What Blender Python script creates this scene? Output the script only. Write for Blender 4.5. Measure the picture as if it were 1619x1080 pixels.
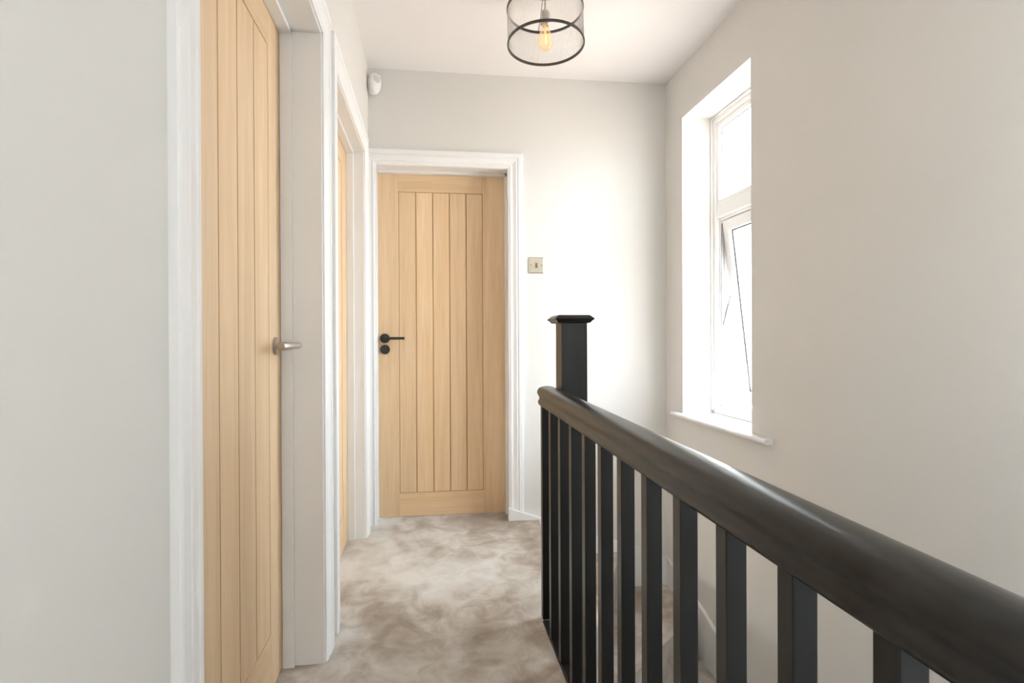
import bpy, bmesh, math, random
from mathutils import Vector, Matrix

for o in list(bpy.data.objects):
    bpy.data.objects.remove(o)
SC = bpy.context.scene
COL = SC.collection
random.seed(4)
R = math.radians

# ------------------------------------------------------------------ camera
CAM_H = 1.0164
yaw, pitch, roll = R(7.6639), R(-0.1877), R(-0.2502)
cd = bpy.data.cameras.new('camera')
cam = bpy.data.objects.new('camera', cd)
COL.objects.link(cam)
SC.camera = cam
cd.sensor_fit = 'HORIZONTAL'
cd.sensor_width = 36
cd.lens = 947.8 / 1619 * 36
cd.clip_start = 0.02
fwd = Vector((math.sin(yaw) * math.cos(pitch), math.cos(yaw) * math.cos(pitch), math.sin(pitch)))
rgt0 = Vector((math.cos(yaw), -math.sin(yaw), 0))
up0 = rgt0.cross(fwd)
rgt = rgt0 * math.cos(roll) + up0 * math.sin(roll)
up = -rgt0 * math.sin(roll) + up0 * math.cos(roll)
M = Matrix((rgt, up, -fwd)).transposed().to_4x4()
M.translation = Vector((0, 0, CAM_H))
cam.matrix_world = M

# ------------------------------------------------------------------ world, light, exposure
SC.view_settings.view_transform = 'Standard'
SC.view_settings.look = 'None'
SC.view_settings.gamma = 1
SC.view_settings.use_curve_mapping = False
SC.view_settings.exposure = 0.30

W = bpy.data.worlds.new('overcast_sky')
SC.world = W
W.use_nodes = True
nt = W.node_tree
bg = nt.nodes['Background']
tc = nt.nodes.new('ShaderNodeTexCoord')
sx = nt.nodes.new('ShaderNodeSeparateXYZ')
mr = nt.nodes.new('ShaderNodeMapRange')
mr.inputs[1].default_value = -0.15
mr.inputs[2].default_value = 0.15
mx = nt.nodes.new('ShaderNodeMix')
mx.data_type = 'RGBA'
mx.inputs[6].default_value = (0.62, 0.56, 0.50, 1)   # ground and brick haze below the horizon
mx.inputs[7].default_value = (0.86, 0.94, 1.0, 1)    # bright overcast sky
nt.links.new(tc.outputs['Generated'], sx.inputs[0])
nt.links.new(sx.outputs[2], mr.inputs[0])
nt.links.new(mr.outputs[0], mx.inputs[0])
nt.links.new(mx.outputs[2], bg.inputs['Color'])
bg.inputs['Strength'].default_value = 21.0


def area(name, loc, direction, sx_, sy_, energy, color, portal=False):
    l = bpy.data.lights.new(name, 'AREA')
    l.shape = 'RECTANGLE'
    l.size, l.size_y = sx_, sy_
    l.energy = energy
    l.color = color
    if portal:
        l.cycles.is_portal = True
    o = bpy.data.objects.new(name, l)
    COL.objects.link(o)
    o.location = loc
    o.rotation_euler = Vector(direction).to_track_quat('-Z', 'Z').to_euler()
    return o


# sky portals at the stair window and at the added fill window behind the camera
area('sky_portal_stair_window', (1.70, 2.77, 1.42), (-1, 0, 0), 0.9, 1.8, 1, (1, 1, 1), True)
area('sky_portal_fill_window', (-0.56, -0.75, 1.40), (1, 0, 0), 1.05, 1.65, 1, (1, 1, 1), True)
# soft fill lamp added outside the unseen side window
area('added_fill_light', (-0.60, -0.75, 1.40), (1, 0.10, 0.05), 1.0, 1.6, 40, (0.86, 0.94, 1.0))


# ------------------------------------------------------------------ mesh helpers
class MB:
    def __init__(s):
        s.v, s.f, s.mi, s.sm, s.tone = [], [], [], [], []

    def add(s, vs, fs, mi=0, smooth=False, tone=None):
        b = len(s.v)
        s.v += [tuple(v) for v in vs]
        t = random.random() if tone is None else tone
        for f in fs:
            s.f.append([b + i for i in f])
            s.mi.append(mi)
            s.sm.append(smooth)
            s.tone.append(t)

    def box(s, x0, x1, y0, y1, z0, z1, mi=0, tone=None):
        vs = [(x, y, z) for z in (z0, z1) for y in (y0, y1) for x in (x0, x1)]
        s.add(vs, [(0, 2, 3, 1), (4, 5, 7, 6), (0, 1, 5, 4), (2, 6, 7, 3), (0, 4, 6, 2), (1, 3, 7, 5)], mi, False, tone)

    def prism(s, poly, a0, a1, fn, mi=0, smooth=False, caps=True, tone=None):
        """poly of (p,q), extruded from a0 to a1, fn(p,q,a)->xyz"""
        n = len(poly)
        vs = [fn(p, q, a0) for p, q in poly] + [fn(p, q, a1) for p, q in poly]
        fs = [(i, (i + 1) % n, n + (i + 1) % n, n + i) for i in range(n)]
        t = random.random() if tone is None else tone
        s.add(vs, fs, mi, smooth, t)
        if caps:
            s.add([fn(p, q, a0) for p, q in poly], [tuple(range(n))[::-1]], mi, False, t)
            s.add([fn(p, q, a1) for p, q in poly], [tuple(range(n))], mi, False, t)

    def lathe(s, prof, fn, n=32, mi=0, smooth=True, cap0=True, cap1=True):
        """prof of (r,h); fn(x,y,h)->xyz"""
        vs = []
        for r, h in prof:
            for k in range(n):
                a = 2 * math.pi * k / n
                vs.append(fn(r * math.cos(a), r * math.sin(a), h))
        fs = []
        for j in range(len(prof) - 1):
            for k in range(n):
                k2 = (k + 1) % n
                fs.append((j * n + k, j * n + k2, (j + 1) * n + k2, (j + 1) * n + k))
        if cap0 and prof[0][0] > 1e-6:
            fs.append(tuple(range(n))[::-1])
        if cap1 and prof[-1][0] > 1e-6:
            b = (len(prof) - 1) * n
            fs.append(tuple(range(b, b + n)))
        s.add(vs, fs, mi, smooth)

    def tube(s, pts, r, n=12, mi=0, radii=None):
        pts = [Vector(p) for p in pts]
        vs = []
        nrm = None
        for i, p in enumerate(pts):
            if i == 0:
                t = pts[1] - pts[0]
            elif i == len(pts) - 1:
                t = pts[-1] - pts[-2]
            else:
                t = (pts[i + 1] - p).normalized() + (p - pts[i - 1]).normalized()
            t.normalize()
            if nrm is None:
                nrm = t.orthogonal().normalized()
            nrm = (nrm - t * nrm.dot(t)).normalized()
            b = t.cross(nrm)
            rr = radii[i] if radii else r
            for k in range(n):
                a = 2 * math.pi * k / n
                vs.append(p + (nrm * math.cos(a) + b * math.sin(a)) * rr)
        fs = []
        for j in range(len(pts) - 1):
            for k in range(n):
                k2 = (k + 1) % n
                fs.append((j * n + k, j * n + k2, (j + 1) * n + k2, (j + 1) * n + k))
        fs.append(tuple(range(n))[::-1])
        b = (len(pts) - 1) * n
        fs.append(tuple(range(b, b + n)))
        s.add(vs, fs, mi, True)

    def build(s, name, mats, parent=None, bevel=0, seg=2, origin=None, angle=35):
        me = bpy.data.meshes.new(name)
        org = Vector(origin) if origin else Vector((0, 0, 0))
        pw = Vector((0, 0, 0))
        p = parent
        while p is not None:
            pw += p.location
            p = p.parent
        me.from_pydata([tuple(Vector(v) - org) for v in s.v], [], s.f)
        if not isinstance(mats, (list, tuple)):
            mats = [mats]
        for m in mats:
            me.materials.append(m)
        at = me.attributes.new('tone', 'FLOAT', 'FACE')
        for i, pl in enumerate(me.polygons):
            pl.material_index = s.mi[i]
            pl.use_smooth = s.sm[i]
            at.data[i].value = s.tone[i]
        bm = bmesh.new()
        bm.from_mesh(me)
        bmesh.ops.recalc_face_normals(bm, faces=bm.faces)
        bm.to_mesh(me)
        bm.free()
        me.update()
        if any(s.sm):
            me.set_sharp_from_angle(angle=R(angle))
        o = bpy.data.objects.new(name, me)
        COL.objects.link(o)
        o.location = org - pw
        if parent is not None:
            o.parent = parent
        if bevel:
            bv = o.modifiers.new('soft_edges', 'BEVEL')
            bv.width = bevel
            bv.segments = seg
            bv.limit_method = 'ANGLE'
            bv.angle_limit = R(35)
            bv.harden_normals = False
        return o


def empty(name, loc):
    o = bpy.data.objects.new(name, None)
    COL.objects.link(o)
    o.location = loc
    o.empty_display_size = 0.05
    return o


def tag(o, label=None, cat=None, group=None, kind=None):
    if label:
        o['label'] = label
    if cat:
        o['category'] = cat
    if group:
        o['group'] = group
    if kind:
        o['kind'] = kind
    return o


def struct(o, label=None, cat=None):
    return tag(o, label, cat, None, 'structure')


# ------------------------------------------------------------------ materials
def new_mat(name):
    m = bpy.data.materials.new(name)
    m.use_nodes = True
    return m, m.node_tree, m.node_tree.nodes['Principled BSDF']


def N(t, kind, **kw):
    n = t.nodes.new(kind)
    for k, v in kw.items():
        setattr(n, k, v)
    return n


def ramp(t, stops):
    r = t.nodes.new('ShaderNodeValToRGB')
    el = r.color_ramp.elements
    while len(el) < len(stops):
        el.new(0.5)
    for e, (p, c) in zip(el, stops):
        e.position = p
        e.color = (*c, 1)
    return r


def obj_coord(t, scale=(1, 1, 1)):
    g = N(t, 'ShaderNodeNewGeometry')
    mp = N(t, 'ShaderNodeMapping')
    mp.inputs['Scale'].default_value = scale
    t.links.new(g.outputs['Position'], mp.inputs['Vector'])
    return mp.outputs[0]


def bump(t, bs, height, strength, dist):
    b = N(t, 'ShaderNodeBump')
    b.inputs['Strength'].default_value = strength
    b.inputs['Distance'].default_value = dist
    t.links.new(height, b.inputs['Height'])
    t.links.new(b.outputs[0], bs.inputs['Normal'])


def paint(name, col, rough=0.6, var=0.03, bscale=260, bstr=0.12, bdist=0.0006, spec=0.5):
    m, t, b = new_mat(name)
    co = obj_coord(t)
    n1 = N(t, 'ShaderNodeTexNoise')
    n1.inputs['Scale'].default_value = 2.2
    n1.inputs['Detail'].default_value = 3
    t.links.new(co, n1.inputs['Vector'])
    c0 = tuple(max(0, c * (1 - var)) for c in col)
    c1 = tuple(min(1, c * (1 + var)) for c in col)
    rp = ramp(t, [(0.3, c0), (0.7, c1)])
    t.links.new(n1.outputs[0], rp.inputs[0])
    t.links.new(rp.outputs[0], b.inputs['Base Color'])
    b.inputs['Roughness'].default_value = rough
    b.inputs['Specular IOR Level'].default_value = spec
    n2 = N(t, 'ShaderNodeTexNoise')
    n2.inputs['Scale'].default_value = bscale
    n2.inputs['Detail'].default_value = 3
    t.links.new(co, n2.inputs['Vector'])
    bump(t, b, n2.outputs[0], bstr, bdist)
    return m


WALL = paint('wall_paint', (0.72, 0.705, 0.68), 0.7, 0.012)
CEIL = paint('ceiling_paint', (0.89, 0.862, 0.86), 0.8, 0.01)
WHITE = paint('white_gloss_paint', (0.86, 0.86, 0.865), 0.28, 0.0, 60, 0.02, 0.0004)
UPVC = paint('white_window_plastic', (0.92, 0.925, 0.925), 0.22, 0.0, 100, 0.0)
PLASTIC = paint('white_plastic', (0.84, 0.82, 0.83), 0.3, 0.0, 100, 0.0)
LENS = paint('frosted_lens_plastic', (0.62, 0.61, 0.62), 0.35, 0.0, 100, 0.0)
PLAIN = paint('outer_brick_render', (0.45, 0.36, 0.32), 0.9, 0.05)


def black_paint():
    m, t, b = new_mat('charcoal_satin_paint')
    co = obj_coord(t, (1, 1, 0.25))
    n1 = N(t, 'ShaderNodeTexNoise')
    n1.inputs['Scale'].default_value = 14
    n1.inputs['Detail'].default_value = 5
    t.links.new(co, n1.inputs['Vector'])
    rp = ramp(t, [(0.35, (0.008, 0.0078, 0.0072)), (0.7, (0.015, 0.0145, 0.0135))])
    t.links.new(n1.outputs[0], rp.inputs[0])
    t.links.new(rp.outputs[0], b.inputs['Base Color'])
    b.inputs['Roughness'].default_value = 0.30
    b.inputs['Specular IOR Level'].default_value = 0.30
    return m


BLACK = black_paint()


def oak(name, scale):
    m, t, b = new_mat(name)
    at = N(t, 'ShaderNodeAttribute')
    at.attribute_name = 'tone'
    g = N(t, 'ShaderNodeNewGeometry')
    off = N(t, 'ShaderNodeVectorMath', operation='ADD')
    cm = N(t, 'ShaderNodeCombineXYZ')
    ml = N(t, 'ShaderNodeMath', operation='MULTIPLY')
    ml.inputs[1].default_value = 37.0
    t.links.new(at.outputs['Fac'], ml.inputs[0])
    for k in range(3):
        t.links.new(ml.outputs[0], cm.inputs[k])
    t.links.new(g.outputs['Position'], off.inputs[0])
    t.links.new(cm.outputs[0], off.inputs[1])
    mp = N(t, 'ShaderNodeMapping')
    mp.inputs['Scale'].default_value = scale
    t.links.new(off.outputs[0], mp.inputs[0])
    n1 = N(t, 'ShaderNodeTexNoise')
    n1.inputs['Scale'].default_value = 1.0
    n1.inputs['Detail'].default_value = 4
    n1.inputs['Distortion'].default_value = 0.6
    t.links.new(mp.outputs[0], n1.inputs['Vector'])
    rp = ramp(t, [(0.25, (0.70, 0.475, 0.270)), (0.5, (0.755, 0.54, 0.330)), (0.75, (0.80, 0.60, 0.39))])
    t.links.new(n1.outputs[0], rp.inputs[0])
    # fine pores
    mp2 = N(t, 'ShaderNodeMapping')
    mp2.inputs['Scale'].default_value = tuple(s * 9 if s > 10 else s * 4 for s in scale)
    t.links.new(off.outputs[0], mp2.inputs[0])
    n2 = N(t, 'ShaderNodeTexNoise')
    n2.inputs['Scale'].default_value = 1.0
    n2.inputs['Detail'].default_value = 2
    t.links.new(mp2.outputs[0], n2.inputs['Vector'])
    rp2 = ramp(t, [(0.33, (0.88, 0.83, 0.77)), (0.5, (1, 1, 1))])
    t.links.new(n2.outputs[0], rp2.inputs[0])
    mu = N(t, 'ShaderNodeMix', data_type='RGBA', blend_type='MULTIPLY')
    mu.inputs[0].default_value = 0.6
    t.links.new(rp.outputs[0], mu.inputs[6])
    t.links.new(rp2.outputs[0], mu.inputs[7])
    hs = N(t, 'ShaderNodeHueSaturation')
    mr_ = N(t, 'ShaderNodeMapRange')
    mr_.inputs[3].default_value = 0.94
    mr_.inputs[4].default_value = 1.05
    t.links.new(at.outputs['Fac'], mr_.inputs[0])
    t.links.new(mr_.outputs[0], hs.inputs['Value'])
    t.links.new(mu.outputs[2], hs.inputs['Color'])
    t.links.new(hs.outputs[0], b.inputs['Base Color'])
    b.inputs['Roughness'].default_value = 0.42
    bump(t, b, n2.outputs[0], 0.12, 0.0006)
    return m


OAKV = oak('oak_vertical_grain', (22, 22, 1.3))
OAKH = oak('oak_horizontal_grain', (1.3, 1.3, 24))
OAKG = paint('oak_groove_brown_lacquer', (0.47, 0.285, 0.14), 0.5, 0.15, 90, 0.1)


CARPET_SHIFT = 3.0


def carpet_mat():
    m, t, b = new_mat('plush_carpet')
    co = obj_coord(t)
    # brushed pile swirls: two distorted noises
    n1 = N(t, 'ShaderNodeTexNoise')
    n1.inputs['Scale'].default_value = 2.3
    n1.inputs['Detail'].default_value = 7
    n1.inputs['Roughness'].default_value = 0.55
    n1.inputs['Distortion'].default_value = 0.7
    t.links.new(obj_coord(t, (1.0, 0.62, 1.0)), n1.inputs['Vector'])
    n2 = N(t, 'ShaderNodeTexNoise')
    n2.inputs['Scale'].default_value = 9
    n2.inputs['Detail'].default_value = 9
    n2.inputs['Roughness'].default_value = 0.62
    n2.inputs['Distortion'].default_value = 0.6
    t.links.new(obj_coord(t, (1.0, 0.8, 1.0)), n2.inputs['Vector'])
    mx_ = N(t, 'ShaderNodeMix', data_type='FLOAT')
    mx_.inputs[0].default_value = 0.5
    t.links.new(n1.outputs[0], mx_.inputs[2])
    t.links.new(n2.outputs[0], mx_.inputs[3])
    n0 = N(t, 'ShaderNodeTexNoise')
    n0.inputs['Scale'].default_value = 1.15
    n0.inputs['Detail'].default_value = 2
    mp0 = N(t, 'ShaderNodeMapping')
    mp0.inputs['Location'].default_value = (CARPET_SHIFT, 0.0, 0)
    mp0.inputs['Rotation'].default_value = (0, 0, R(-25))
    g0_ = N(t, 'ShaderNodeNewGeometry')
    t.links.new(g0_.outputs['Position'], mp0.inputs['Vector'])
    t.links.new(mp0.outputs[0], n0.inputs['Vector'])
    mx0 = N(t, 'ShaderNodeMix', data_type='FLOAT')
    mx0.inputs[0].default_value = 0.42
    t.links.new(mx_.outputs[0], mx0.inputs[2])
    t.links.new(n0.outputs[0], mx0.inputs[3])
    rp = ramp(t, [(0.40, (0.30, 0.228, 0.165)), (0.455, (0.43, 0.355, 0.285)), (0.51, (0.63, 0.58, 0.52)), (0.58, (0.80, 0.77, 0.73))])
    t.links.new(mx0.outputs[0], rp.inputs[0])
    n3 = N(t, 'ShaderNodeTexNoise')
    n3.inputs['Scale'].default_value = 420
    n3.inputs['Detail'].default_value = 3
    t.links.new(co, n3.inputs['Vector'])
    rp3 = ramp(t, [(0.3, (0.78, 0.76, 0.74)), (0.6, (1, 1, 1))])
    t.links.new(n3.outputs[0], rp3.inputs[0])
    mu = N(t, 'ShaderNodeMix', data_type='RGBA', blend_type='MULTIPLY')
    mu.inputs[0].default_value = 0.8
    t.links.new(rp.outputs[0], mu.inputs[6])
    t.links.new(rp3.outputs[0], mu.inputs[7])
    t.links.new(mu.outputs[2], b.inputs['Base Color'])
    b.inputs['Roughness'].default_value = 0.95
    b.inputs['Specular IOR Level'].default_value = 0.1
    b.inputs['Sheen Weight'].default_value = 0.35
    b.inputs['Sheen Roughness'].default_value = 0.5
    ad = N(t, 'ShaderNodeMath', operation='ADD')
    t.links.new(n3.outputs[0], ad.inputs[0])
    t.links.new(n2.outputs[0], ad.inputs[1])
    bump(t, b, ad.outputs[0], 0.7, 0.004)
    return m


CARPET = carpet_mat()


def metal(name, col, rough, aniso=0.0):
    m, t, b = new_mat(name)
    n = N(t, 'ShaderNodeTexNoise')
    n.inputs['Scale'].default_value = 60
    t.links.new(obj_coord(t, (1, 1, 8)), n.inputs['Vector'])
    rp = ramp(t, [(0.3, tuple(c * .85 for c in col)), (0.7, col)])
    t.links.new(n.outputs[0], rp.inputs[0])
    t.links.new(rp.outputs[0], b.inputs['Base Color'])
    b.inputs['Metallic'].default_value = 1
    b.inputs['Roughness'].default_value = rough
    return m


NICKEL = metal('satin_nickel', (0.50, 0.45, 0.40), 0.33)
PLATE = metal('brushed_brass_steel', (0.60, 0.57, 0.47), 0.38)
BRONZE = metal('dark_bronze', (0.33, 0.21, 0.13), 0.4)
SCREW = metal('dull_screw', (0.22, 0.19, 0.16), 0.5)
MBLACK = paint('black_powder_coat', (0.022, 0.019, 0.018), 0.38, 0.05, 300, 0.1)
SHADEBLACK = paint('dark_bronze_ring', (0.050, 0.040, 0.034), 0.35, 0.0)
ALU = metal('window_stay_steel', (0.34, 0.34, 0.36), 0.4)
RUBBER = paint('black_gasket', (0.05, 0.05, 0.055), 0.6, 0.0)


def thin_glass(name, tint, gloss=0.5, trans=1.0):
    m, t, b = new_mat(name)
    t.nodes.remove(b)
    out = t.nodes['Material Output']
    tr = N(t, 'ShaderNodeBsdfTransparent')
    tr.inputs[0].default_value = (*tint, 1)
    gl = N(t, 'ShaderNodeBsdfGlossy')
    gl.inputs['Roughness'].default_value = 0.03
    fr = N(t, 'ShaderNodeFresnel')
    fr.inputs[0].default_value = 1.45
    mu = N(t, 'ShaderNodeMath', operation='MULTIPLY')
    mu.inputs[1].default_value = gloss
    t.links.new(fr.outputs[0], mu.inputs[0])
    mx_ = N(t, 'ShaderNodeMixShader')
    t.links.new(mu.outputs[0], mx_.inputs[0])
    t.links.new(tr.outputs[0], mx_.inputs[1])
    t.links.new(gl.outputs[0], mx_.inputs[2])
    t.links.new(mx_.outputs[0], out.inputs[0])
    return m


GLASS = thin_glass('window_glass', (0.97, 0.98, 0.98), 0.6)
RIBGLASS = thin_glass('ribbed_clear_glass', (0.99, 0.99, 0.99), 0.8)
t = RIBGLASS.node_tree           # thicker glass along each rib's flank takes more light
lw = N(t, 'ShaderNodeLayerWeight')
lw.inputs['Blend'].default_value = 0.5
rp_ = ramp(t, [(0.22, (0.99, 0.99, 0.99)), (0.62, (0.50, 0.49, 0.48))])
t.links.new(lw.outputs['Facing'], rp_.inputs[0])
t.links.new(rp_.outputs[0], [n for n in t.nodes if n.type == 'BSDF_TRANSPARENT'][0].inputs[0])
hz = N(t, 'ShaderNodeBsdfTranslucent')
hz.inputs[0].default_value = (0.95, 0.95, 0.95, 1)
hm = N(t, 'ShaderNodeMixShader')
hm.inputs[0].default_value = 0.16
ho = t.nodes['Material Output']
t.links.new(ho.inputs[0].links[0].from_socket, hm.inputs[1])
t.links.new(hz.outputs[0], hm.inputs[2])
t.links.new(hm.outputs[0], ho.inputs[0])
AMBER = thin_glass('amber_bulb_glass', (0.99, 0.93, 0.80), 0.35)
t = AMBER.node_tree
df = N(t, 'ShaderNodeBsdfTranslucent')
df.inputs[0].default_value = (1.0, 0.80, 0.50, 1)
dg = N(t, 'ShaderNodeBsdfDiffuse')
dg.inputs[0].default_value = (1.0, 0.82, 0.55, 1)
m1 = N(t, 'ShaderNodeMixShader')
t.links.new(df.outputs[0], m1.inputs[1])
t.links.new(dg.outputs[0], m1.inputs[2])
m2 = N(t, 'ShaderNodeMixShader')
m2.inputs[0].default_value = 0.16
out_ = t.nodes['Material Output']
old = out_.inputs[0].links[0].from_socket
t.links.new(old, m2.inputs[1])
t.links.new(m1.outputs[0], m2.inputs[2])
t.links.new(m2.outputs[0], out_.inputs[0])

m, t, b = new_mat('glowing_filament')
b.inputs['Base Color'].default_value = (1, .6, .3, 1)
b.inputs['Emission Color'].default_value = (1.0, 0.62, 0.30, 1)
b.inputs['Emission Strength'].default_value = 0.4
FILAMENT = m

# ------------------------------------------------------------------ dimensions
XL, XR, D, H = -0.338, 1.363, 3.358, 2.504
YB = -1.5                       # wall behind the camera
ZL = -2.665                     # lower hall floor
WT = 0.24

# ------------------------------------------------------------------ room shell
# left wall with the openings of doors 1 and 2
D1 = (0.925, 1.955)
D2 = (2.222, 3.150)
DH = 1.99
mb = MB()
xo = XL - 0.20
SW0, SW1, SZ0, SZ1 = -1.25, -0.25, 0.60, 2.20  # opening for the added fill window
mb.box(xo, XL, YB - .2, SW0, -0.2, H)
mb.box(xo, XL, SW1, D1[0], -0.2, H)
mb.box(xo, XL, SW0, SW1, SZ1, H)
mb.box(xo, XL, SW0, SW1, -0.2, SZ0)
mb.box(xo, XL, D1[0], D1[1], DH, H)
mb.box(xo, XL, D1[1], D2[0], -0.2, H)
mb.box(xo, XL, D2[0], D2[1], DH, H)
mb.box(xo, XL, D2[1], D, -0.2, H)
struct(mb.build('wall_left', WALL), 'pale greige painted wall with two oak doors, on the left of the landing', 'wall')

# end wall with the opening of door 3
D3 = (-0.325, 0.450)
mb = MB()
mb.box(xo, D3[0], D, D + .20, -0.2, H)
mb.box(D3[0], D3[1], D, D + .20, DH, H)
mb.box(D3[1], XR + WT, D, D + .20, ZL, H)
struct(mb.build('wall_end', WALL), 'pale greige end wall around the far oak door, with the light switch', 'wall')

# right wall with the window opening
WY0, WY1, WZ0, WZ1 = 2.415, 3.126, 0.605, 2.223
mb = MB()
mb.box(XR, XR + WT, YB - .2, WY0, ZL, H)
mb.box(XR, XR + WT, WY1, D, ZL, H)
mb.box(XR, XR + WT, WY0, WY1, WZ1, H)
mb.box(XR, XR + WT, WY0, WY1, ZL, WZ0)
struct(mb.build('wall_right', WALL), 'pale greige wall beside the stairs with a deep narrow window', 'wall')

# back wall behind the camera
mb = MB()
mb.box(xo, XR, YB - .2, YB, ZL, H)
struct(mb.build('wall_back', WALL))

mb = MB()
mb.box(xo, XR + WT, YB - .2, D + .2, H, H + .12)
struct(mb.build('ceiling', CEIL), 'smooth white ceiling above the landing', 'ceiling')

# landing floor: carpet, running past the newel to the first winder
NX, NY = 0.492, 2.080           # newel centre
EX = 0.600                      # where the landing edge meets the end wall
mb = MB()
poly = [(xo, YB), (0.392, YB), (0.392, 2.13), (0.50, 2.13), (EX, D), (D3[1] + .0, D), (D3[1], D + .19), (xo, D + .19)]
mb.prism(poly, -0.03, 0.0, lambda p, q, a: (p, q, a))
o = mb.build('floor', CARPET, bevel=0.012, seg=3)
struct(o, 'mottled taupe plush carpet on the landing', 'carpet floor')
mb = MB()
mb.prism([(xo, YB), (0.392, YB), (0.392, 2.13), (0.48, 2.13), (EX - .025, D), (xo, D)], -0.19, -0.0305, lambda p, q, a: (p, q, a))
struct(mb.build('trim_landing_deck', WHITE))
mb = MB()
mb.box(0.40, 0.44, YB, 2.03, ZL, -0.26)
struct(mb.build('wall_stairwell', WALL))
mb = MB()
mb.box(0.40, XR, YB, D, ZL - .1, ZL)
struct(mb.build('floor_lower_hall', CARPET))


# ------------------------------------------------------------------ architraves and linings (trim)
def arch_profile(w, t):
    return [(0, 0), (0, t * .40), (w * .05, t * .50), (w * .10, t * .50), (w * .14, t * .62), (w * .22, t * .68), (w * .25, t * .56),
            (w * .34, t * .60), (w * .44, t * .72), (w * .54, t * .88), (w * .60, t * .90), (w * .63, t * .78), (w * .67, t * .78), (w * .70, t * 1.0),
            (w * .94, t * 1.0), (w * 1.0, t * .86), (w * 1.0, 0)]


def architrave(mb, a0, a1, zt, prof, fn, clamp=None):
    rings = []
    for w, t in prof:
        rings.append([(a0 - w, 0.0, t), (a0 - w, zt + w, t), (a1 + w, zt + w, t), (a1 + w, 0.0, t)])
    if clamp is not None:
        rings = [[(max(a, clamp), z, t) for a, z, t in r] for r in rings]
    n = len(rings)
    vs = [fn(*p) for r in rings for p in r]
    fs = []
    for i in range(n - 1):
        for k in range(3):
            fs.append((i * 4 + k, i * 4 + k + 1, (i + 1) * 4 + k + 1, (i + 1) * 4 + k))
    fs.append(tuple(i * 4 for i in range(n)))
    fs.append(tuple(i * 4 + 3 for i in range(n))[::-1])
    mb.add(vs, fs, 0, False)


def trim_left(name, y0, y1, xdoor, label, aw=0.098):
    """lining, stops and moulded architrave of a door in the left wall"""
    mb = MB()
    back = xdoor - 0.045
    mb.box(back, XL, y0, y0 + .012, 0, DH)          # linings
    mb.box(back, XL, y1 - .012, y1, 0, DH)
    mb.box(back, XL, y0, y1, DH - .012, DH)
    st = xdoor + 0.036                               # stops in front of the door face
    mb.box(xdoor + .001, st, y0 + .012, y0 + .024, 0, DH - .012)
    mb.box(xdoor + .001, st, y1 - .024, y1 - .012, 0, DH - .012)
    mb.box(xdoor + .001, st, y0 + .012, y1 - .012, DH - .024, DH - .012)
    architrave(mb, y0 + .004, y1 - .004, DH - .006, arch_profile(aw, 0.015), lambda a, z, t: (XL + t, a, z))
    o = mb.build(name, WHITE, bevel=0.0012)
    return struct(o, label, 'door frame')


XD1, XD2, YD3 = -0.462, -0.425, 3.490
trim_left('trim_1', D1[0], D1[1], XD1, 'white moulded frame around the nearest oak door')
trim_left('trim_2', D2[0], D2[1], XD2, 'white moulded frame around the middle, almost hidden oak door')
mb = MB()
mb.box(D3[0], D3[0] + .012, D, YD3 + .045, 0, DH)
mb.box(D3[1] - .012, D3[1], D, YD3 + .045, 0, DH)
mb.box(D3[0], D3[1], D, YD3 + .045, DH - .012, DH)
mb.box(D3[0] + .012, D3[0] + .026, YD3 - .036, YD3 - .001, 0, DH - .012)
mb.box(D3[1] - .024, D3[1] - .012, YD3 - .036, YD3 - .001, 0, DH - .012)
mb.box(D3[0] + .012, D3[1] - .012, YD3 - .036, YD3 - .001, DH - .024, DH - .012)
architrave(mb, D3[0] + .030, D3[1] - .020, DH - .010, arch_profile(0.084, 0.018), lambda a, z, t: (a, D - t, z), XL)
struct(mb.build('trim_3', WHITE, bevel=0.0012), 'white moulded frame around the far oak door', 'door frame')


# ------------------------------------------------------------------ doors
def door(name, a0, a1, grooves, zg0, zg1, fn, label, parent_origin):
    """fn(a, depth, z) -> xyz; depth grows out of the door face towards the viewer"""
    mb = MB()
    T = 0.040

    def bx(p0, p1, d0, d1, z0, z1, mi):
        c = [fn(a, d, z) for z in (z0, z1) for d in (d0, d1) for a in (p0, p1)]
        mb.add(c, [(0, 2, 3, 1), (4, 5, 7, 6), (0, 1, 5, 4), (2, 6, 7, 3), (0, 4, 6, 2), (1, 3, 7, 5)], mi)
    zt = DH - .014
    g0, g1 = grooves[0], grooves[-1]
    gw, gd = 0.0006, 0.006
    bx(a0, g0, -T, 0, 0.004, zt, 0)                 # stiles
    bx(g1, a1, -T, 0, 0.004, zt, 0)
    bx(g0, g1, -T, 0, 0.004, zg0, 1)                # rails
    bx(g0, g1, -T, 0, zg1, zt, 1)
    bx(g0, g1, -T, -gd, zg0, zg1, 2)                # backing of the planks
    for i in range(len(grooves) - 1):
        p0 = grooves[i] + gw
        p1 = grooves[i + 1] - gw
        ch = 0.0026
        q0, q1 = zg0 + gw, zg1 - gw
        lo = [fn(*c) for c in ((p0, -gd, q0), (p1, -gd, q0), (p1, -gd, q1), (p0, -gd, q1))]
        mi_ = [fn(*c) for c in ((p0, -.001 - ch, q0), (p1, -.001 - ch, q0), (p1, -.001 - ch, q1), (p0, -.001 - ch, q1))]
        hi = [fn(*c) for c in ((p0 + ch, -.001, q0 + ch), (p1 - ch, -.001, q0 + ch), (p1 - ch, -.001, q1 - ch), (p0 + ch, -.001, q1 - ch))]
        side = [(k, (k + 1) % 4, 4 + (k + 1) % 4, 4 + k) for k in range(4)]
        tn = random.random()
        mb.add(hi, [(0, 1, 2, 3)], 0, False, tn)
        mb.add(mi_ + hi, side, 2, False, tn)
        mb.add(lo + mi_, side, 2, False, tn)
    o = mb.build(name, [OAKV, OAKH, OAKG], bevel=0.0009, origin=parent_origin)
    return struct(o, label, 'door')


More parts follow.
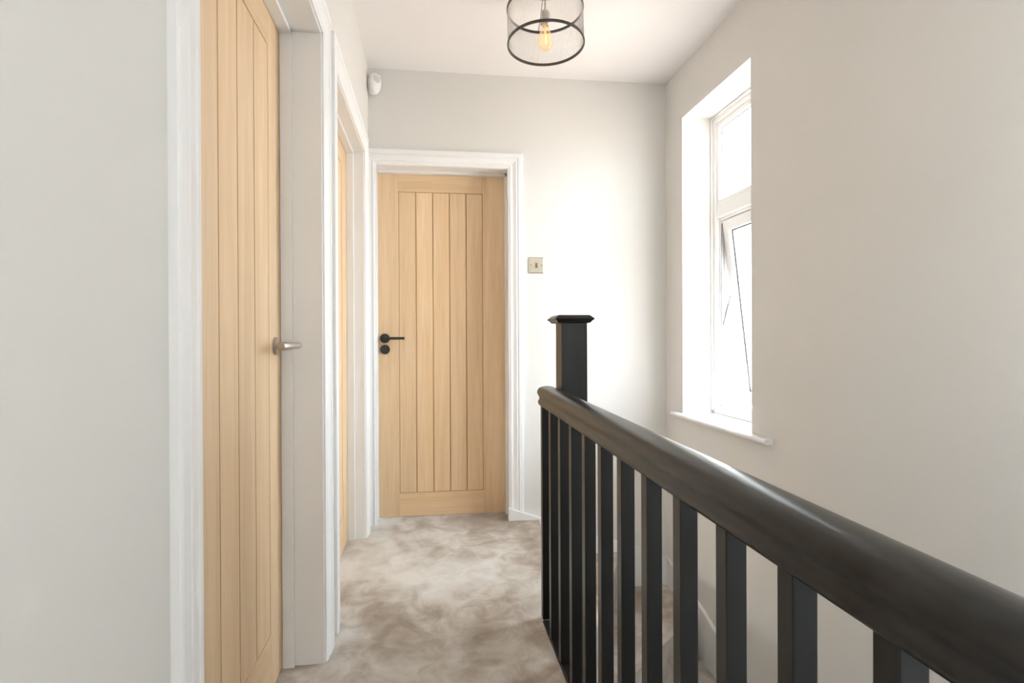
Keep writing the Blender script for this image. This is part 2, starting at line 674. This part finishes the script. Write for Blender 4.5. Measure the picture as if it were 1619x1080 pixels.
d1 = door('door_1', D1[0] + .013, D1[1] - .013, [1.120, 1.257, 1.394, 1.527, 1.666, 1.803], 0.165, 1.868,
          lambda a, d, z: (XD1 + d, a, z), 'nearest oak door with vertical grooves and a satin nickel lever', (XD1, 1.44, 0))
d2 = door('door_2', D2[0] + .013, D2[1] - .013, [2.29, 2.425, 2.56, 2.695, 2.83, 2.965], 0.165, 1.868,
          lambda a, d, z: (XD2 + d, a, z), 'oak door seen as a thin sliver between two white frames on the left', (XD2, 2.65, 0))
d3 = door('door_3', D3[0] + .013, D3[1] - .013, [-.183, -.0855, .011, .107, .203, .299], 0.138, 1.866,
          lambda a, d, z: (a, YD3 - d, z), 'far oak door facing the camera with a black lever handle', (0.06, YD3, 0))

# handle of door 1: satin nickel rose and tapered lever
hc = (XD1, 1.862, 1.0)
hr = empty('door_handle', (0, 0, 0))
hr.parent = d1
hr.location = Vector(hc) - d1.location
hr['label'] = 'satin nickel lever handle'
mb = MB()
mb.lathe([(0.0, 0), (.0265, 0), (.0265, .007), (.0245, .0095), (.012, .010), (0.0, .010)],
         lambda x, y, h: (hc[0] + h, hc[1] + x, hc[2] + y), 40)
mb.build('rose', NICKEL, hr, angle=30)
mb = MB()
mb.tube([(XD1 + .009, 1.862, 1.0), (-.425, 1.862, 1.0), (-.405, 1.862, 1.0), (-.397, 1.855, 1.0)], .009, 20)
mb.tube([(-.394, 1.872, 1.002), (-.395, 1.850, 1.002), (-.400, 1.80, 1.001), (-.412, 1.745, 1.000), (-.414, 1.738, 1.0)], .01, 24,
        radii=[.0085, .0095, .0105, .0125, .0110])
mb.build('lever', NICKEL, hr, angle=50)

# handle of door 3: black rose + lever, thumb-turn rose below
hc3 = (-0.262, YD3, 1.026)
hr = empty('door_handle', (0, 0, 0))
hr.parent = d3
hr.location = Vector(hc3) - d3.location
hr['label'] = 'matt black lever handle'


def rose3(z, nm, par):
    mb = MB()
    mb.lathe([(0.0, 0), (.0275, 0), (.0275, .008), (.0262, .0095), (0.0, .0095)],
             lambda x, y, h: (hc3[0] + x, YD3 - h, z + y), 40)
    return mb.build(nm, MBLACK, par, angle=30)


rose3(1.026, 'rose', hr)
mb = MB()
mb.tube([(hc3[0], YD3 - .009, 1.026), (hc3[0], YD3 - .038, 1.026), (hc3[0], YD3 - .048, 1.026)], .0095, 20)
mb.box(hc3[0] - .010, hc3[0] + .112, YD3 - .054, YD3 - .043, 1.026 - .0075, 1.026 + .0075)
mb.build('lever', MBLACK, hr, bevel=.0015, angle=40)
tr_ = empty('thumb_turn', (0, 0, 0))
tr_.parent = d3
tr_.location = Vector((hc3[0], YD3, .963)) - d3.location
rose3(.963, 'rose', tr_)
mb = MB()
mb.box(hc3[0] - .004, hc3[0] + .004, YD3 - .022, YD3 - .009, .963 - .013, .963 + .013)
mb.build('turn_knob', MBLACK, tr_, bevel=.002)

# ------------------------------------------------------------------ window 1 (stair window)
win = empty('window_1', (1.537, 2.77, WZ0))
struct(win, 'white framed window over the stairs with its lower sash tilted outward', 'window')
XF = 1.537
FD = 0.060
fw1, fw2 = 0.040, 0.040


def ring(mb, x0, x1, ya, yb, za, zb, w, mi=0):
    mb.box(x0, x1, ya, ya + w, za, zb, mi)
    mb.box(x0, x1, yb - w, yb, za, zb, mi)
    mb.box(x0, x1, ya + w, yb - w, za, za + w, mi)
    mb.box(x0, x1, ya + w, yb - w, zb - w, zb, mi)


mb = MB()
ring(mb, XF, XF + FD, WY0, WY1, WZ0 + .004, WZ1, fw1)                       # outer frame
mb.box(XF + .004, XF + FD, WY0 + fw1, WY1 - fw1, 1.672, 1.738)              # transom
# glazing bead of the fixed top light
ring(mb, XF + .006, XF + .028, WY0 + fw1, WY1 - fw1, 1.738, WZ1 - fw1, .026)
# rebate of the opening light
ring(mb, XF + .020, XF + FD, WY0 + fw1, WY1 - fw1, WZ0 + .044, 1.672, .016)
mb.build('window_frame', UPVC, win, bevel=.003)
mb = MB()
mb.box(XF + .026, XF + .030, WY0 + .066, WY1 - .066, 1.762, WZ1 - .066)
mb.build('window_pane', GLASS, win)
# trickle of black gasket around the top light
mb = MB()
ring(mb, XF + .024, XF + .0255, WY0 + .064, WY1 - .064, 1.762, WZ1 - .064, .006)
mb.build('gasket', RUBBER, win)
# plaster bead at the meeting of frame and reveal
mb = MB()
mb.box(XF - .012, XF, WY1 - .012, WY1 - .001, WZ0 + .02, WZ1 - .001)
mb.box(XF - .012, XF, WY0 + .001, WY1 - .012, WZ1 - .012, WZ1 - .001)
mb.build('frame_bead', UPVC, win, bevel=.002)

# tilted sash, hinged at its head
PH = R(6.6)
HZ, HX = 1.652, XF + .026
SY0, SY1 = WY0 + fw1 + .018, WY1 - fw1 - .018
SL = 0.985


def sfn(x, y, s):     # x = depth from hinge plane, s = distance down the sash
    return (HX + x * math.cos(PH) + s * math.sin(PH), y, HZ + x * math.sin(PH) - s * math.cos(PH))


def sbox(mb, x0, x1, y0, y1, s0, s1, mi=0):
    c = [sfn(x, y, s) for s in (s0, s1) for y in (y0, y1) for x in (x0, x1)]
    mb.add(c, [(0, 2, 3, 1), (4, 5, 7, 6), (0, 1, 5, 4), (2, 6, 7, 3), (0, 4, 6, 2), (1, 3, 7, 5)], mi)


mb = MB()
sw = 0.058
sbox(mb, 0, .05, SY0, SY0 + sw, 0, SL)
sbox(mb, 0, .05, SY1 - sw, SY1, 0, SL)
sbox(mb, 0, .05, SY0 + sw, SY1 - sw, 0, sw)
sbox(mb, 0, .05, SY0 + sw, SY1 - sw, SL - sw, SL)
sash = mb.build('sash', UPVC, win, bevel=.003, origin=sfn(0, 2.77, 0))
mb = MB()
sbox(mb, .022, .026, SY0 + sw, SY1 - sw, sw, SL - sw)
mb.build('pane', GLASS, sash)
mb = MB()
for (ya, yb, sa, sb) in ((SY0 + sw, SY0 + sw + .010, sw, SL - sw), (SY1 - sw - .010, SY1 - sw, sw, SL - sw),
                         (SY0 + sw, SY1 - sw, sw, sw + .007), (SY0 + sw, SY1 - sw, SL - sw - .007, SL - sw)):
    sbox(mb, .0195, .0215, ya, yb, sa, sb)
mb.build('gasket', RUBBER, sash)
mb = MB()
sbox(mb, -.030, -.001, 2.74, 2.80, SL - .045, SL - .025)
sbox(mb, -.034, -.022, 2.71, 2.83, SL - .045, SL - .028)
mb.build('window_handle', UPVC, sash, bevel=.003)
# friction stays at the far side of the opening
mb = MB()
mb.box(XF + .022, XF + .040, WY1 - .062, WY1 - .0565, 1.08, 1.64)
a = Vector((XF + .030, WY1 - .064, 1.09))
b_ = Vector(sfn(.004, SY1 + .002, .40))
mb.tube([a, a.lerp(b_, .5), b_], .0045, 8)
mb.tube([b_, Vector(sfn(.012, SY1 + .002, .08))], .0045, 8)
mb.build('window_stay', ALU, win, bevel=.0008)

# sill board
mb = MB()
prof = [(XF + .03, WZ0), (XR - .030, WZ0), (XR - .037, WZ0 - .004), (XR - .040, WZ0 - .011), (XR - .037, WZ0 - .018), (XR - .030, WZ0 - .022), (XF + .03, WZ0 - .022)]
P2 = [(x, z + .004) for x, z in prof]
# inside the reveal
mb.prism([(XF + .03, WZ0 + .004), (XR, WZ0 + .004), (XR, WZ0 - .018), (XF + .03, WZ0 - .018)], WY0 + .001, WY1 - .001, lambda p, q, a: (p, a, q))
# nosing with horns beyond the opening
P3 = [(XR, WZ0 + .004)] + P2[1:6] + [(XR, WZ0 - .018)]
mb.prism(P3, 2.252, 3.213, lambda p, q, a: (p, a, q))
sl = mb.build('window_sill', WHITE, win, bevel=.0015)

# unseen side window, added behind the camera for fill light
win2 = empty('added_fill_window', (XL - .15, -0.75, SZ0))
struct(win2)
mb = MB()
ring(mb, XL - .18, XL - .12, SW0, SW1, SZ0, SZ1, .05)
mb.box(XL - .18, XL - .12, -0.77, -0.73, SZ0 + .05, SZ1 - .05)
mb.build('window_frame', UPVC, win2, bevel=.003)
for ya, yb in ((SW0 + .05, -0.77), (-0.73, SW1 - .05)):
    mb = MB()
    mb.box(XL - .152, XL - .148, ya, yb, SZ0 + .05, SZ1 - .05)
    mb.build('window_pane', GLASS, win2)

# ------------------------------------------------------------------ staircase
stairs = empty('staircase', (0.93, 2.7, 0))
tag(stairs, 'taupe carpeted winding stairs going down behind the black balustrade', 'staircase')
RI = 0.205
YN = D - .001
XN = XR - .001


def step(poly, z, nm='step'):
    mb = MB()
    mb.prism(poly, z - .23, z, lambda p, q, a: (p, q, a))
    return mb.build(nm, CARPET, stairs, bevel=.014, seg=3)


P0 = (0.545, 2.135)   # newel corner the winders radiate from
w2x = 1.085
step([(0.505, 2.137), (P0[0], P0[1]), (w2x, YN), (EX + .002, YN)], -RI)
step([(0.53, 2.137), (XN, 2.965), (XN, YN), (w2x - .02, YN)], -2 * RI)
step([(0.545, 2.125), (XN, 2.42), (XN, 2.99), (0.545, 2.15)], -3 * RI)
step([(0.545, 2.04), (XN, 2.04), (XN, 2.45), (0.545, 2.14)], -4 * RI)
yy = 2.022
z = -5 * RI
for k in range(8):
    step([(0.45, yy - .24), (XN, yy - .24), (XN, yy + .02 if k else yy), (0.545, yy + .02), (0.545, yy), (0.45, yy)] if not k else
         [(0.445, yy - .24), (XN, yy - .24), (XN, yy + .02), (0.445, yy + .02)], z)
    yy -= .24
    z -= RI

# white strings following the stairs, on the end wall and on the right wall
ST = 0.018


def zt_end(x):
    return 0.070 - (x - 0.424) * 0.345


mb = MB()
xe = XR - .001
poly = [(0.424, 0.001), (0.424, zt_end(.424)), (xe, zt_end(xe)), (xe, -3 * RI - .02), (w2x - .05, -3 * RI - .02), (w2x - .05, -2 * RI - .02), (EX - .02, -2 * RI - .02), (EX - .02, -0.05), (EX - .1, 0.001)]
mb.prism(poly, D - ST - .016, D - .0008, lambda p, q, a: (p, a, q))
mb.build('wall_string', WHITE, stairs, bevel=.003)
mb = MB()
pts_top = [(D - ST - .016, zt_end(xe) - .0), (2.87, -.352), (2.66, -.418), (2.45, -.52), (2.2, -.68)]
yy2, zz2 = 2.2, -.68
pts_top.append((.30, -.68 - (2.2 - .30) * RI / .24))
poly = pts_top + [(.30, pts_top[-1][1] - .36), (2.2, -1.10), (2.66, -.80), (3.0, -.66), (D - ST - .016, -.5)]
mb.prism(poly, XR - ST, XR - .0008, lambda p, q, a: (a, p, q))
mb.build('wall_string', WHITE, stairs, bevel=.003)

# ------------------------------------------------------------------ balustrade
bal = empty('balustrade', (0.41, 1.0, 0))
tag(bal, 'charcoal black landing balustrade with square spindles, handrail and newel post', 'balustrade')


def rz(y):            # underside of the handrail; it sags very slightly towards the camera
    return 0.7500 + y * 0.0130


half = [(-.020, 0), (-.0265, .003), (-.0315, .009), (-.0330, .015), (-.0320, .021), (-.0288, .026), (-.0280, .031), (-.0300, .037), (-.0345, .043),
        (-.0362, .050), (-.0352, .057), (-.0310, .064), (-.0230, .069), (-.0110, .0718), (0, .0725)]
prof = half + [(-x, z_) for x, z_ in reversed(half[:-1])]
mb = MB()
RX = 0.410
n = len(prof)
stations = [YB, -.5, 0.5, 1.3, 2.112]
vs = []
for y in stations:
    for x, z_ in prof:
        vs.append((RX + x, y, rz(y) + z_))
fs = []
for j in range(len(stations) - 1):
    for i in range(n):
        i2 = (i + 1) % n
        fs.append((j * n + i, j * n + i2, (j + 1) * n + i2, (j + 1) * n + i))
mb.add(vs, fs, 0, True)
mb.add(vs[:n], [tuple(range(n))], 0, False)
mb.add(vs[-n:], [tuple(range(n))], 0, False)
mb.build('handrail', BLACK, bal, angle=50)

# bottom rail / string edge under the spindles
mb = MB()
mb.box(0.3925, 0.4445, YB, 2.029, -.26, 0.004)
mb.box(0.3925, 0.4445, 2.029, 2.125, -.26, 0.004)
mb.build('base_rail', BLACK, bal, bevel=.004)

ys = [.479 + .1515 * k for k in range(-6, 12)]
for y in ys:
    mb = MB()
    z1 = rz(y) + .006
    mb.box(0.395, 0.425, y - .016, y + .016, 0.003, z1)
    mb.build('baluster', BLACK, bal, bevel=.002, origin=(0.41, y, 0))

NHW = 0.0455
mb = MB()
mb.box(NX - NHW, NX + NHW, NY - .050, NY + .050, -1.22, 1.078)
newel = mb.build('newel_post', BLACK, bal, bevel=.003, origin=(NX, NY, 0))
mb = MB()
cw = [(NHW + .005, 1.0725), (NHW + .013, 1.0745), (NHW + .014, 1.078), (NHW + .0235, 1.086), (NHW + .0235, 1.0885), (NHW + .012, 1.0985), (NHW + .008, 1.1005)]
vs = []
for w, z_ in cw:
    wy = w + .0045
    cx = NX - .003
    vs += [(cx - w, NY - wy, z_), (cx + w, NY - wy, z_), (cx + w, NY + wy, z_), (cx - w, NY + wy, z_)]
fs = []
for j in range(len(cw) - 1):
    for k in range(4):
        fs.append((j * 4 + k, j * 4 + (k + 1) % 4, (j + 1) * 4 + (k + 1) % 4, (j + 1) * 4 + k))
fs += [(3, 2, 1, 0), tuple(range(len(vs) - 4, len(vs)))]
mb.add(vs, fs, 0, False)
mb.build('newel_cap', BLACK, newel, bevel=.0015)

# ------------------------------------------------------------------ ceiling light
LX, LY, LR = 0.482, 2.490, 0.160
ZR0, ZR1 = 2.250, 2.402
TL = R(5.5)                     # the shade hangs slightly out of level


def lt(x, y, z_):
    dz = z_ - 2.40
    return (LX + x, LY + y * math.cos(TL) + dz * math.sin(TL), 2.40 - y * math.sin(TL) + dz * math.cos(TL))


lamp = empty('ceiling_light', (LX, LY, H))
tag(lamp, 'ribbed clear glass drum ceiling light with dark rings and an amber bulb', 'ceiling light')
mb = MB()
mb.lathe([(0.0, H), (.070, H), (.070, H - .018), (.064, H - .024), (0, H - .024)], lambda x, y, h: (LX + x, LY + y, h), 40)
mb.tube([(LX, LY, H - .02), (LX, LY, 2.39)], .0035, 12)
mb.build('ceiling_plate', NICKEL, lamp, angle=30)
for z_, nm in ((ZR0, 'lower_ring'), (ZR1, 'upper_ring')):
    mb = MB()
    mb.lathe([(LR - .0035, z_), (LR + .0025, z_), (LR + .0025, z_ + .010), (LR - .0035, z_ + .010), (LR - .0035, z_)],
             lt, 96, cap0=False, cap1=False)
    if nm == 'upper_ring':       # rods from the ceiling plate to the ring
        for k in range(3):
            a = R(90 + 120 * k)
            mb.tube([(LX + .04 * math.cos(a), LY + .04 * math.sin(a), H - .02), lt(LR * math.cos(a), LR * math.sin(a), z_ + .006)], .0016, 8)
    mb.build(nm, SHADEBLACK, lamp, angle=30)
# ribbed shade: a fluted glass wall
mb = MB()
nr = 150
vs = []
prof_n = nr * 4
for zi in (ZR0 + .006, ZR1 + .004):
    for k in range(prof_n):
        a = 2 * math.pi * k / prof_n
        rr = LR - .0012 + .0013 * math.cos(a * nr)
        vs.append(lt(rr * math.cos(a), rr * math.sin(a), zi))
fs = [(k, (k + 1) % prof_n, prof_n + (k + 1) % prof_n, prof_n + k) for k in range(prof_n)]
mb.add(vs, fs, 0, True)
mb.build('glass_shade', RIBGLASS, lamp, angle=80)
mb = MB()
mb.lathe([(0.0, 2.398), (.017, 2.398), (.0205, 2.392), (.0205, 2.345), (.016, 2.339), (0.0, 2.339)], lambda x, y, h: (LX + x, LY + y, h), 28)
mb.build('lamp_holder', NICKEL, lamp, angle=30)
bz = 2.234
mb = MB()
mb.lathe([(0.0005, bz), (.010, bz + .0015), (.020, bz + .007), (.028, bz + .018), (.0315, bz + .032), (.030, bz + .048), (.0255, bz + .066),
          (.0195, bz + .086), (.0160, bz + .100), (.0140, bz + .107)], lambda x, y, h: (LX + x, LY + y, h), 32, cap0=False, cap1=False)
bulb = mb.build('bulb', AMBER, lamp, angle=80)
mb = MB()
for k in range(2):
    a = R(45 + 180 * k)
    mb.tube([(LX + .004 * math.cos(a), LY + .004 * math.sin(a), bz + .085), (LX + .012 * math.cos(a), LY + .012 * math.sin(a), bz + .035)], .0009, 6)
mb.tube([(LX, LY, bz + .105), (LX, LY, bz + .03)], .002, 8)
mb.build('filament', FILAMENT, bulb)
pl = bpy.data.lights.new('bulb_glow', 'POINT')
pl.energy = 0.16
pl.color = (1.0, 0.62, 0.55)
pl.shadow_soft_size = 0.004
po = bpy.data.objects.new('bulb_glow', pl)
COL.objects.link(po)
po.location = (LX, LY, bz + .045)

# ------------------------------------------------------------------ light switch
SXc, SZc = 0.592, 1.437
sw_ = empty('light_switch', (SXc, D, SZc))
tag(sw_, 'square brushed metal light switch with a bronze rocker beside the far door', 'light switch')
mb = MB()
hw, hh = .0435, .0455
vs = []
for w, hgt, y in ((hw, hh, D), (hw, hh, D - .003), (hw - .005, hh - .005, D - .0075)):
    vs += [(SXc - w, y, SZc - hgt), (SXc + w, y, SZc - hgt), (SXc + w, y, SZc + hgt), (SXc - w, y, SZc + hgt)]
fs = [(3, 2, 1, 0), (8, 9, 10, 11)]
for j in range(2):
    for k in range(4):
        fs.append((j * 4 + k, j * 4 + (k + 1) % 4, (j + 1) * 4 + (k + 1) % 4, (j + 1) * 4 + k))
mb.add(vs, fs)
mb.build('switch_plate', PLATE, sw_, bevel=.0008)
mb = MB()
mb.prism([(D - .0070, -.014), (D - .0125, -.014), (D - .0095, .0), (D - .0080, .014), (D - .0070, .014)], SXc - .0065, SXc + .0065,
         lambda p, q, a: (a, p, SZc + q))
mb.build('rocker', BRONZE, sw_, bevel=.0006)
for sgn in (-1, 1):
    mb = MB()
    cx = SXc + sgn * .0305
    mb.lathe([(0, 0), (.0034, 0), (.0034, .0012), (.002, .002), (0, .002)], lambda x, y, h: (cx + x, D - .0070 - h, SZc + y), 16)
    mb.build('screw', SCREW, sw_)

# ------------------------------------------------------------------ motion detector
mx0, my0, mz0 = -0.300, 3.318, 2.403
ax = Vector((0.60, -0.80, -0.05)).normalized()        # facing out of the corner
sd = Vector((0.80, 0.60, 0)).normalized()
upv = sd.cross(ax) * -1
if upv.z < 0:
    upv = -upv
pir = empty('motion_detector', (mx0, my0, mz0))
tag(pir, 'small white rounded alarm motion detector high in the left corner', 'motion detector')


def pf(s_, u_, d_):
    return Vector((mx0, my0, mz0)) + sd * s_ + upv * u_ + ax * d_


def egg(mb, w, h, dep, zoff, base, n=40, rings=10, taper=.22):
    vs, fs = [], []
    for j in range(rings + 1):
        ph = j / rings * math.pi / 2
        c, s_ = math.cos(ph) ** .6, math.sin(ph)
        for k in range(n):
            a = 2 * math.pi * k / n
            ca, sa = math.cos(a), math.sin(a)
            x = math.copysign(abs(ca) ** .85, ca) * w * c
            y = math.copysign(abs(sa) ** .85, sa) * h * c
            x *= 1 + taper * y / h * .8
            vs.append(pf(x, y + zoff, base + dep * s_))
    for j in range(rings):
        for k in range(n):
            k2 = (k + 1) % n
            fs.append((j * n + k, j * n + k2, (j + 1) * n + k2, (j + 1) * n + k))
    fs.append(tuple(range(n))[::-1])
    mb.add(vs, fs, 0, True)


mb = MB()
egg(mb, .034, .058, .030, 0, .004)
vs = []
mb.lathe([(0, 0), (1, 0), (1, 1), (0, 1)], lambda x, y, h: pf(x * .032, y * .054, -.022 + h * .028), 32)
mb.build('housing', PLASTIC, pir, angle=40)
mb = MB()
vs, fs = [], []
nu, nv = 12, 8
for j in range(nv + 1):
    for i in range(nu + 1):
        u_ = -1 + 2 * i / nu
        v_ = -1 + 2 * j / nv
        vs.append(pf(u_ * .021, .014 + v_ * .019, .0365 - .005 * u_ * u_ - .003 * v_ * v_))
nn = len(vs)
for j in range(nv + 1):
    for i in range(nu + 1):
        u_ = -1 + 2 * i / nu
        v_ = -1 + 2 * j / nv
        vs.append(pf(u_ * .021, .014 + v_ * .019, .020))
for j in range(nv):
    for i in range(nu):
        q = j * (nu + 1) + i
        fs.append((q, q + 1, q + nu + 2, q + nu + 1))
        fs.append((nn + q, nn + q + nu + 1, nn + q + nu + 2, nn + q + 1))
for i in range(nu):
    fs.append((i, nn + i, nn + i + 1, i + 1))
    q = nv * (nu + 1) + i
    fs.append((q, q + 1, nn + q + 1, nn + q))
for j in range(nv):
    q = j * (nu + 1)
    fs.append((q, q + nu + 1, nn + q + nu + 1, nn + q))
    q = j * (nu + 1) + nu
    fs.append((q, nn + q, nn + q + nu + 1, q + nu + 1))
mb.add(vs, fs, 0, True)
mb.build('sensor_lens', LENS, pir, angle=40)
mb = MB()
mb.lathe([(0, 0), (.0028, 0), (.0024, .001), (0, .0012)], lambda x, y, h: pf(x + .002, y + .042, .0265 + h + .001), 14)
mb.build('indicator', SCREW, pir)
